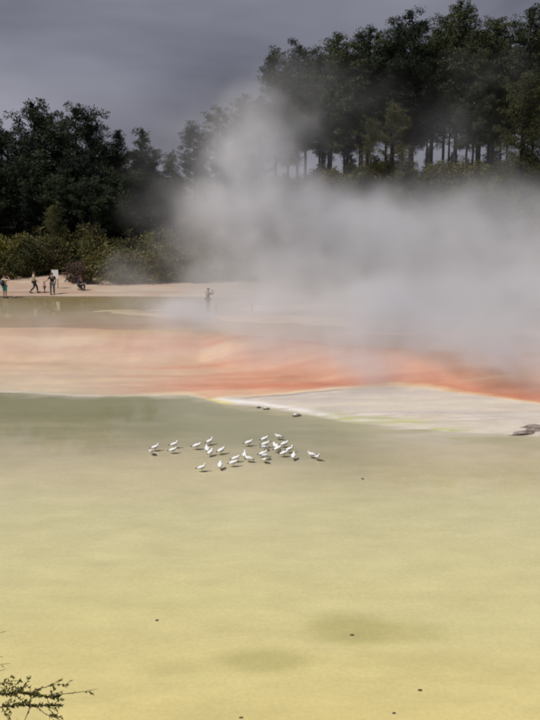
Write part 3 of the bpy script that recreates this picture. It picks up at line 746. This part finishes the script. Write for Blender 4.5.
for i, (px, py, sz, lb) in enumerate([(157, 619, .055, 'dark pebble alone at the left of the flats'), (352, 633.5, .06, 'dark pebble inside the larger olive hollow'), (420, 688.5, .055, 'dark pebble low on the right of the flats'),
                                  (241, 716, .05, 'dark pebble at the bottom edge left of centre'), (394, 711.5, .045, 'small pebble at the bottom edge right of centre'), (362.5, 478, .07, 'dark pebble right of the gull flock')]):
    stone(px, py, sz * .72, 50 + i, lb, stretch=1.4)
# dark stones with white crust on the bank's rim
for i, (px, py, sz, st, lb) in enumerate([(258.5, 406, .13, 1.2, 'left crusted stone on the white sinter rim'), (266.5, 407.5, .13, 1.6, 'flat crusted stone beside the left one on the rim'), (296.5, 414, .17, 1.6, 'darkest stone with white crust on the rim, right of the pair')]):
    z = .12; p = on_level(px, py, z)
    r = empty('crusted_stone', (p[0], p[1], hz(p[0], p[1]) - .02), .1 * i); tag(r, lb, 'stone', 'dark stones on the white sinter rim')
    bm = stone_mesh(80 + i, 2, .55); me = bpy.data.meshes.new('rock'); bm.to_mesh(me); bm.free(); me.materials.append(M_STONE)
    o = bpy.data.objects.new('rock', me); COL.objects.link(o); o.parent = r; o.scale = (sz * st, sz, sz)
    bm = stone_mesh(90 + i, 2, .5); me = bpy.data.meshes.new('crust'); bm.to_mesh(me); bm.free(); me.materials.append(M_CRUST)
    o = bpy.data.objects.new('crust', me); COL.objects.link(o); o.parent = r; o.scale = (sz * .62, sz * .7, sz * .72); o.location = (-sz * .35, .02, sz * .42)
# low dark ledge at the right edge
def ledge():
    B = []; F = []
    p = on_level(522, 426.5, .15); nx_, ny_ = 90, 46; Lx, Ly = 3.6, 2.0
    rg = np.random.RandomState(5)
    us = np.linspace(-1, 1, nx_); vs_ = np.linspace(-1, 1, ny_)
    for j in vs_:
        for i in us:
            x = p[0] + i * Lx * .5 + .7; y = p[1] + j * Ly * .5 + .10 * i + .25 * (vnoise(i * 2.0, j * 1 + 3, 3, 31) - .5)
            e = max(0, 1 - (abs(i) ** 2.0 + abs(j + .55 - .5 * i) ** 1.6))
            h = .34 * e ** .5 * (float(vnoise(i * 2.2 + 4, j * 3.6 - i * 1.5, 5, 33)) - .30)
            B.append((x, y, hz(x, y) - .035 + h))
    for j in range(ny_ - 1):
        for i in range(nx_ - 1): a = j * nx_ + i; F.append((a, a + 1, a + 1 + nx_, a + nx_))
    m = simple('dark_sediment', (.23, .185, .155), .75, .55, 3.5, .6)
    o = mesh_obj('rock_ledge', B, F, m, None, True); tag(o, 'low dark brown rock ledge on the sinter bank at the right edge', 'rock')
ledge()

# ================================================================== PEOPLE
def skin_mesh(name, verts, edges, radii, mat, parent, sub=1, root=0):
    me = bpy.data.meshes.new(name); me.from_pydata([tuple(v) for v in verts], edges, []); me.update()
    o = bpy.data.objects.new(name, me); COL.objects.link(o)
    md = o.modifiers.new('skin', 'SKIN'); md.use_smooth_shade = True
    if not me.skin_vertices: me.attributes  # layer is made by the modifier
    sv = me.skin_vertices[0].data
    for i, r in enumerate(radii): sv[i].radius = (r, r) if not hasattr(r, '__len__') else r; sv[i].use_root = (i == root)
    ss_ = o.modifiers.new('sub', 'SUBSURF'); ss_.levels = sub; ss_.render_levels = sub
    dg = bpy.context.evaluated_depsgraph_get(); dg.update()
    ev = o.evaluated_get(dg); nm = bpy.data.meshes.new_from_object(ev)
    bpy.data.objects.remove(o); bpy.data.meshes.remove(me)
    nm.name = name; nm.materials.clear(); nm.materials.append(mat)
    nm.polygons.foreach_set('use_smooth', [True] * len(nm.polygons))
    q = bpy.data.objects.new(name, nm); COL.objects.link(q); q.parent = parent
    return q
def skin_layer_ok():
    me = bpy.data.meshes.new('t'); me.from_pydata([(0, 0, 0), (0, 0, 1)], [(0, 1)], []); o = bpy.data.objects.new('t', me); COL.objects.link(o)
    o.modifiers.new('s', 'SKIN'); n = len(me.skin_vertices); bpy.data.objects.remove(o); return n
M_SKIN = simple('skin', (.42, .26, .19), .6, .08, 10)
M_HAIR = simple('dark_hair', (.03, .022, .018), .6, .3, 40)
M_EYE = simple('eye', (.02, .02, .02), .3, .1, 10)
M_SHOE = simple('shoes', (.05, .045, .04), .6, .3, 20)
def cloth(name, c): return simple(name, c, .85, .12, 9, .2)
def person(px, py, z, H, face, label, top, bottom, pose, sleeves='short', shorts=False, coat=0.0, hair=True):
    """face: heading in degrees, 0 = to the right, 90 = away from the camera; figure is built facing +Y."""
    p = on_level(px, py, z); k = H / 1.75
    r = empty('person', (p[0], p[1], hz(p[0], p[1])), R(face - 90)); tag(r, label, 'person', 'visitors on the far shore')
    r.scale = (k * 1.15, k * 1.15, k) if H > 1.2 else (k * 1.45, k * 1.45, k)
    J = dict(pel=(0, 0, .95), wai=(0, .01, 1.10), che=(0, .0, 1.32), nec=(0, .0, 1.47), hb=(0, .02, 1.535), hm=(0, .035, 1.63), ht=(0, .02, 1.70))
    for s, n in ((-1, 'l'), (1, 'r')):
        J.update({n + 'sh': (s * .175, 0, 1.40), n + 'el': (s * .235, -.02, 1.13), n + 'wr': (s * .235, .06, .89), n + 'ha': (s * .225, .09, .80),
                  n + 'hip': (s * .095, 0, .90), n + 'kn': (s * .10, .015, .50), n + 'an': (s * .10, -.01, .09), n + 'to': (s * .115, .13, .04)})
    J.update(pose); V = []; idx = {}
    def add(names, rad):
        vs_, es, rs_ = [], [], []
        for n_, r_ in zip(names, rad): idx_[n_] = len(vs_); vs_.append(J[n_]); rs_.append(r_)
        return vs_, rs_
    def build(nm, chain, rad, mat, sub=1):
        names_ = list(rad); ix = {n_: i for i, n_ in enumerate(names_)}
        return skin_mesh(nm, [J[n_] for n_ in names_], [(ix[a], ix[b_]) for a, b_ in chain], [rad[n_] for n_ in names_], mat, r, sub)
    ch = [('pel', 'wai'), ('wai', 'che'), ('che', 'nec'), ('nec', 'hb'), ('hb', 'hm'), ('hm', 'ht')]
    rad = dict(pel=(.135, .10), wai=(.12, .09), che=(.145, .10), nec=.056, hb=.068, hm=(.080, .098), ht=(.062, .075))
    for n in 'lr':
        ch += [('che', n + 'sh'), (n + 'sh', n + 'el'), (n + 'el', n + 'wr'), (n + 'wr', n + 'ha'), ('pel', n + 'hip'), (n + 'hip', n + 'kn'), (n + 'kn', n + 'an'), (n + 'an', n + 'to')]
        rad.update({n + 'sh': .058, n + 'el': .042, n + 'wr': .030, n + 'ha': (.022, .038), n + 'hip': .088, n + 'kn': .058, n + 'an': .040, n + 'to': .032})
    body = build('body', ch, rad, M_SKIN, 2)
    # fingers, nose and ears join the body mesh
    B = MB()
    for n, s in (('l', -1), ('r', 1)):
        w_ = Vector(J[n + 'wr']); h = Vector(J[n + 'ha']); d = (h - w_).normalized(); sd_ = d.cross(Vector((s, .2, 0))).normalized(); cu = d.cross(sd_).normalized()
        for f, (o_, ln) in enumerate(((-.028, .062), (-.010, .075), (.009, .070), (.026, .055))):
            a = h + sd_ * o_ + d * .02; B.tube([a, a + d * ln * .55, a + d * ln * .9 + cu * .012], [.009, .008, .006], 5)
        a = h - sd_ * .03 - d * .03; B.tube([a, a - sd_ * .025 + d * .025, a - sd_ * .03 + d * .055], [.011, .009, .007], 5)
    hm = Vector(J['hm']); hv = (Vector(J['ht']) - Vector(J['hb'])).normalized()
    fwd = Vector((0, 1, 0)); fwd = (fwd - hv * fwd.dot(hv)).normalized(); sx = fwd.cross(hv).normalized()
    B.tube([hm + fwd * .088 - hv * .002, hm + fwd * .118 - hv * .028], [.008, .015], 5)
    for s in (-1, 1): B.tube([hm + sx * s * .074 - hv * .02 - fwd * .012, hm + sx * s * .092 - hv * .012 - fwd * .02], [(.016, .030), (.010, .024)], 6)
    bm = bmesh.new(); bm.from_mesh(body.data); t = bpy.data.meshes.new('t'); t.from_pydata(B.v, [], B.f); bm.from_mesh(t); bm.to_mesh(body.data); bm.free(); bpy.data.meshes.remove(t)
    for s in (-1, 1):
        e = MB(); c = hm + fwd * .090 + sx * s * .032 + hv * .006; e.tube([c - fwd * .006, c + fwd * .006], [.012, .006], 6); e.build('eye', M_EYE, r)
    m_ = MB(); c = hm + fwd * .088 - hv * .055; m_.tube([c - sx * .022, c + sx * .022], [.006, .006], 5); m_.build('mouth', simple('lips', (.30, .10, .09), .5), r)
    if hair:
        b = bmesh.new(); bmesh.ops.create_uvsphere(b, u_segments=14, v_segments=9, radius=1)
        cut = [v for v in b.verts if v.co.z < -.35 or (v.co.y > .35 and v.co.z < .35)]; bmesh.ops.delete(b, geom=cut, context='VERTS')
        me = bpy.data.meshes.new('hair'); b.to_mesh(me); b.free(); me.materials.append(M_HAIR); o = bpy.data.objects.new('hair', me); COL.objects.link(o); o.parent = r
        o.location = hm + hv * .015 - fwd * .012; o.scale = (.096, .115, .105)
        o.rotation_euler = hv.to_track_quat('Z', 'Y').to_euler()
    # clothing, a little outside the body
    J['hem'] = tuple(Vector(J['pel']) * .85 + Vector(J['wai']) * .15 + Vector((0, 0, -coat)))
    ch = [('hem', 'wai'), ('wai', 'che'), ('che', 'nec')]; g = .022
    rad = dict(hem=(.150 + coat * .15, .115 + coat * .15), wai=(.14, .108), che=(.162, .118), nec=.070)
    for n in 'lr':
        ch += [('che', n + 'sh')]; rad[n + 'sh'] = .075
        a, b_ = Vector(J[n + 'sh']), Vector(J[n + 'el']); c = Vector(J[n + 'wr'])
        if sleeves == 'short': J[n + 'cu'] = tuple(a.lerp(b_, .75)); ch += [(n + 'sh', n + 'cu')]; rad[n + 'cu'] = .062
        else: J[n + 'cu'] = tuple(b_.lerp(c, .9)); ch += [(n + 'sh', n + 'el'), (n + 'el', n + 'cu')]; rad[n + 'el'] = .058; rad[n + 'cu'] = .046
    build('shirt' if not coat else 'coat', ch, rad, top, 1)
    ch = []; rad = dict(pel=(.150, .118))
    for n in 'lr':
        ch += [('pel', n + 'hip'), (n + 'hip', n + 'kn')]; rad[n + 'hip'] = .105; rad[n + 'kn'] = .075
        if not shorts: J[n + 'cf'] = tuple(Vector(J[n + 'kn']).lerp(Vector(J[n + 'an']), .93)); ch += [(n + 'kn', n + 'cf')]; rad[n + 'cf'] = .064
    build('shorts' if shorts else 'trousers', ch, rad, bottom, 1)
    for n in 'lr':
        a = Vector(J[n + 'an']); t_ = Vector(J[n + 'to']); d = (t_ - a); d.z = 0
        d = d.normalized() if d.length > 1e-4 else Vector((0, 1, 0)); q = MB(); zb = min(a.z - .09, t_.z - .04)
        q.tube([a - d * .075 + Vector((0, 0, -.045)), a - d * .02 + Vector((0, 0, -.035)), t_ + Vector((0, 0, -.002)), t_ + d * .06 + Vector((0, 0, -.012))], [(.040, .045), (.048, .058), (.046, .040), (.028, .024)], 8); q.build('shoe', M_SHOE, r, True)
    return r
if skin_layer_ok():
    cream = cloth('cream_cloth', (.55, .47, .36)); dkgrey = cloth('dark_grey_cloth', (.07, .075, .085)); pink = cloth('pink_cloth', (.55, .16, .42)); navy = cloth('navy_cloth', (.03, .035, .06))
    black = cloth('black_cloth', (.022, .022, .028)); jean = cloth('faded_grey_denim', (.17, .18, .20)); turq = cloth('turquoise_cloth', (.10, .36, .42)); white = cloth('white_cloth', (.68, .66, .63)); drab = cloth('drab_cloth', (.07, .06, .06))
    z = 2.2
    walk = dict(lkn=(-.10, .16, .52), lan=(-.10, .22, .09), lto=(-.11, .36, .045), rkn=(.10, .03, .50), ran=(.10, -.28, .13), rto=(.11, -.16, .045),
                lel=(-.24, -.12, 1.16), lwr=(-.24, -.08, .92), lha=(-.235, -.05, .83), rel=(.24, .08, 1.15), rwr=(.22, .25, .98), rha=(.21, .32, .93))
    person(34.5, 292.3, z, 1.78, 5, 'person in a cream shirt and dark trousers walking right along the path', cream, dkgrey, walk, 'long')
    person(44.8, 292.0, z, .92, 200, 'small child in pink holding the hand of an adult', pink, black, dict(rel=(.30, .02, 1.30), rwr=(.40, .05, 1.45), rha=(.44, .05, 1.52)), 'short', True)
    person(52.8, 293.2, z, 1.78, 115, 'adult in a black top and grey jeans before the white notice board', black, jean, dict(lel=(-.32, .0, 1.18), lwr=(-.50, .04, 1.02), lha=(-.58, .05, .97), lkn=(-.12, .02, .5), lan=(-.13, -.02, .09), lto=(-.14, .11, .04)), 'short')
    up = dict(lel=(-.36, .16, 1.36), lwr=(-.16, .26, 1.52), lha=(-.09, .24, 1.58), rel=(.36, .16, 1.36), rwr=(.16, .26, 1.52), rha=(.09, .24, 1.58))
    per = person(5.0, 295.3, z, 1.85, 60, 'person with raised arms in a pale top and turquoise shorts at the left edge', cream, turq, up, 'short', True)
    bg_ = MB(); bg_.tube([(0, -.13, .98), (0, -.20, 1.08), (0, -.20, 1.28), (0, -.13, 1.38)], [(.13, .07), (.16, .10), (.15, .10), (.10, .05)], 10); bag = bg_.build('backpack', navy, None, True)
    bag.location = per.location; bag.rotation_euler = per.rotation_euler; bag.scale = per.scale; tag(bag, 'dark backpack worn by the person with raised arms', 'backpack')
    person(-3.5, 294.5, z, 1.75, 85, 'person in a white top and navy trousers cut off by the left picture edge', white, navy, {}, 'short')
    sit = dict(pel=(0, -.05, .42), wai=(0, .0, .57), che=(0, .06, .78), nec=(0, .10, .92), hb=(0, .13, .985), hm=(0, .16, 1.075), ht=(0, .16, 1.145))
    for s, n in ((-1, 'l'), (1, 'r')):
        sit.update({n + 'sh': (s * .175, .07, .87), n + 'el': (s * .23, .16, .62), n + 'wr': (s * .15, .36, .55), n + 'ha': (s * .12, .44, .54), n + 'hip': (s * .10, .0, .40), n + 'kn': (s * .12, .40, .46), n + 'an': (s * .12, .36, .09), n + 'to': (s * .13, .50, .04)})
    ps = person(80.5, 289.6, z, 1.75, -50, 'person in dark clothes sitting low under the twiggy bush', navy, black, sit, 'long')
    bm = stone_mesh(61, 2, .62); me = bpy.data.meshes.new('boulder'); bm.to_mesh(me); bm.free(); me.materials.append(simple('tan_rock', (.24, .17, .13), .85, .4, 4, .5))
    o = bpy.data.objects.new('boulder', me); COL.objects.link(o); o.scale = (.30, .30, .36); d_ = ps.matrix_basis @ Vector((0, -.08, 0)); o.location = (d_.x, d_.y, hz(d_.x, d_.y) - .02); tag(o, 'tan boulder under the sitting dark figure', 'boulder')
    shot = dict(lel=(-.33, .10, 1.22), lwr=(-.16, .30, 1.40), lha=(-.09, .34, 1.50), rel=(.40, .08, 1.30), rwr=(.26, .30, 1.45), rha=(.16, .34, 1.52))
    person(208, 309.6, 2.1, 1.66, 35, 'dark coated person with raised camera standing in the steam', drab, drab, shot, 'long', False, .18)
    p = on_level(208, 309.6, 2.1)
    q = R(35); cp = (p[0] + .40 * math.cos(q), p[1] + .40 * math.sin(q), hz(p[0], p[1]) + 1.45)
    cm = empty('pocket_camera', cp, R(35 - 90)); tag(cm, 'small camera held up by the person in the steam', 'camera')
    b = MB(); b.box(-.06, .06, -.02, .02, -.04, .04); b.build('case', M_SHOE, cm); b = MB(); b.tube([(0, .02, 0), (0, .055, 0)], [.028, .025], 10); b.build('lens', M_EYE, cm)

# notice board
M_PAINT = simple('white_board_paint', (.80, .80, .78), .5, .04, 5); M_POST = simple('weathered_wood', (.13, .10, .085), .85, .35, 12, .4)
p = on_level(56.3, 289, 2.25); y_ = p[1] + .9; x_ = px_x(56.3, y_); g0 = hz(x_, y_)
nb = empty('notice_board', (x_, y_, g0), R(-8)); tag(nb, 'white rectangular notice board on posts behind the path', 'sign')
zt = at_y(56, 270.2, y_)[2] - g0; zb = at_y(56, 278.4, y_)[2] - g0
b = MB(); b.box(-.29, .29, -.02, .02, zb, zt); b.build('panel', M_PAINT, nb)
for s in (-1, 1):
    b = MB(); b.tube([(s * .2, .055, -.1), (s * .2, .055, zt - .05)], .032, 8); b.build('post', M_POST, nb)
for (za, zc) in ((zb - .035, zb), (zt, zt + .035)):
    b = MB(); b.box(-.31, .31, -.027, .018, za, zc); b.build('frame_rail', simple('pale_frame', (.7, .7, .69), .5), nb)

# low rope barrier on the flats
rb = empty('rope_barrier', tuple(on_level(181.5, 312, 2.06))); tag(rb, 'low rope barrier on short posts leading into the steam', 'barrier')
tops = []
for px in (181.5, 216, 252):
    q = on_level(px, 312 - (px - 181) * .012, 2.06); o_ = Vector(q) - rb.location; o_.z = hz(q[0], q[1]) - rb.location.z
    b = MB(); b.tube([o_ + Vector((0, 0, -.1)), o_ + Vector((0, 0, .25)), o_ + Vector((.01, 0, .50)), o_ + Vector((.01, 0, .52))], [.055, .05, .05, .03], 8); b.build('post', M_POST, rb)
    tops.append(o_ + Vector((0, -.05, .36)))
pts = []
for a, c in zip(tops[:-1], tops[1:]):
    for u in np.linspace(0, 1, 8)[:-1]: pts.append(a.lerp(c, float(u)) + Vector((0, 0, -.25 * u * (1 - u))))
pts.append(tops[-1]); b = MB(); b.tube(pts, .014, 6); b.build('rope', M_POST, rb)

# ================================================================== FOREGROUND SHRUB (reaches in at the lower left)
def near_shrub():
    rg = random.Random(21); D = 5.0
    root = np.array([-2.55, 4.35, hz(-2.55, 4.35)])
    rt = empty('overhanging_shrub', tuple(root)); tag(rt, 'fine leaved green shrub reaching in at the lower left corner', 'shrub')
    W = MB(); LV = []; LF = []
    def leaf(p, d, ln):
        d = d.normalized(); s = d.cross(Vector((rg.gauss(0, 1), rg.gauss(0, 1), rg.gauss(0, 1)))).normalized(); n = d.cross(s) * ln * .08
        b_ = len(LV); wd = ln * .20
        for q in (p, p + d * ln * .45 + s * wd + n, p + d * ln, p + d * ln * .45 - s * wd + n): LV.append(tuple(q - Vector(root)))
        LF.append((b_, b_ + 1, b_ + 2, b_ + 3))
    def twig(pts, r0, leaves, lo=.15, side=0, ll=.022):
        W.tube([p - Vector(root) for p in pts], [r0 * (1 - .75 * i / (len(pts) - 1)) for i in range(len(pts))], 5)
        L_ = [(pts[i], pts[i + 1]) for i in range(len(pts) - 1)]
        for k in range(leaves):
            t = lo + (1 - lo) * rg.random(); f = t * len(L_); i = min(int(f), len(L_) - 1); a, c = L_[i]; p = a.lerp(c, f - i); d = (c - a).normalized()
            leaf(p, d * .9 + Vector((rg.gauss(0, .5), rg.gauss(0, .5), rg.gauss(0, .5))), ll * rg.uniform(.6, 1.2))
        for k in range(side):
            t = .25 + .7 * rg.random(); f = t * len(L_); i = min(int(f), len(L_) - 1); a, c = L_[i]; p = a.lerp(c, f - i); d = (c - a).normalized()
            dd = (d * .8 + Vector((rg.gauss(0, .35), rg.gauss(0, .5), rg.gauss(0, .55)))).normalized(); ln = rg.uniform(.04, .11) * (1.2 - t * .6)
            q = [p, p + dd * ln * .5 + Vector((0, 0, .006)), p + dd * ln + Vector((0, 0, rg.uniform(-.01, .02)))]
            twig(q, .0018, int(ln * 260), .05, 0, .022)
    def px_line(lst, d0, d1): return [Vector(at_depth(x, y, d0 + (d1 - d0) * i / (len(lst) - 1))) for i, (x, y) in enumerate(lst)]
    hub = Vector(at_depth(-70, 712, D + .1)); hub2 = Vector(at_depth(-75, 690, D - .1))
    mid_ = Vector(root) + Vector((.15, .02, 1.1))
    for h in (hub, hub2): twig([Vector(root), Vector(root) + Vector((.05, .03, .6)), mid_, h], .022, 0)
    twig([hub] + px_line([(-20, 711), (2, 707), (22, 705), (44, 705.5), (62, 705)], D, D + .1), .0055, 150, .45, 16)
    twig([hub2] + px_line([(-22, 700), (0, 694.5), (18, 692), (34, 695), (50, 697), (58, 696)], D - .05, D + .05), .0050, 260, .42, 26)
    twig(px_line([(50, 697), (58, 694.5), (72, 693), (84, 691.5), (92, 690), (97, 688.8)], D, D + .08), .0030, 14, .0, 1, .012)
    twig(px_line([(34, 690), (46, 687), (52, 684.5), (60, 684.8), (68, 684.5)], D, D + .03), .0026, 22, .0, 3, .015)
    twig(px_line([(18, 692), (22, 688), (26, 684.5)], D, D), .0024, 14, .1, 2)
    twig([hub2] + px_line([(-10, 686), (2, 684), (10, 681), (20, 680.2)], D - .05, D), .0032, 16, .5, 2, .013)
    twig([hub2] + px_line([(-14, 668), (0, 664.5), (10.5, 663.2)], D - .1, D - .1), .0030, 4, .5, 0, .012)
    twig([hub2] + px_line([(-14, 676), (-2, 671.5), (5.5, 669), (3, 666.5)], D - .1, D - .1), .0026, 4, .5, 0, .012)
    twig([hub2] + px_line([(-18, 640), (-3, 634), (6, 631)], D - .1, D - .1), .0030, 4, .6, 0, .014)
    twig([hub2] + px_line([(-14, 660), (-2, 656.5), (3, 657)], D - .1, D - .1), .0030, 2, .6, 0, .012)
    twig(px_line([(31, 705), (28, 712), (24, 722), (22, 735)], D, D - .05), .0040, 6, .1, 1)
    twig(px_line([(2, 708), (6, 714), (10, 724)], D, D), .0034, 14, .1, 2)
    twig(px_line([(36, 706), (44, 713), (50, 716), (56, 718)], D, D), .0026, 16, .1, 2, .015)
    twig(px_line([(46, 705), (50, 710), (54, 716)], D, D), .0024, 14, .1, 1, .015)
    # the rest of the bush, outside the frame
    for k in range(46):
        h = Vector((rg.uniform(-3.5, -1.85), rg.uniform(3.9, 5.0), 0)); h.z = hz(h.x, h.y) + rg.uniform(.7, 2.1)
        a = mid_ if rg.random() < .6 else Vector(root) + Vector((0, 0, .5))
        twig([a, a.lerp(h, .5) + Vector((0, 0, .12)), h], .010, 70, .45, 5)
    W.build('branch', M_TWIG, rt, True)
    mesh_obj('foliage', LV, LF, M_NEAR, rt)
near_shrub()
steam()
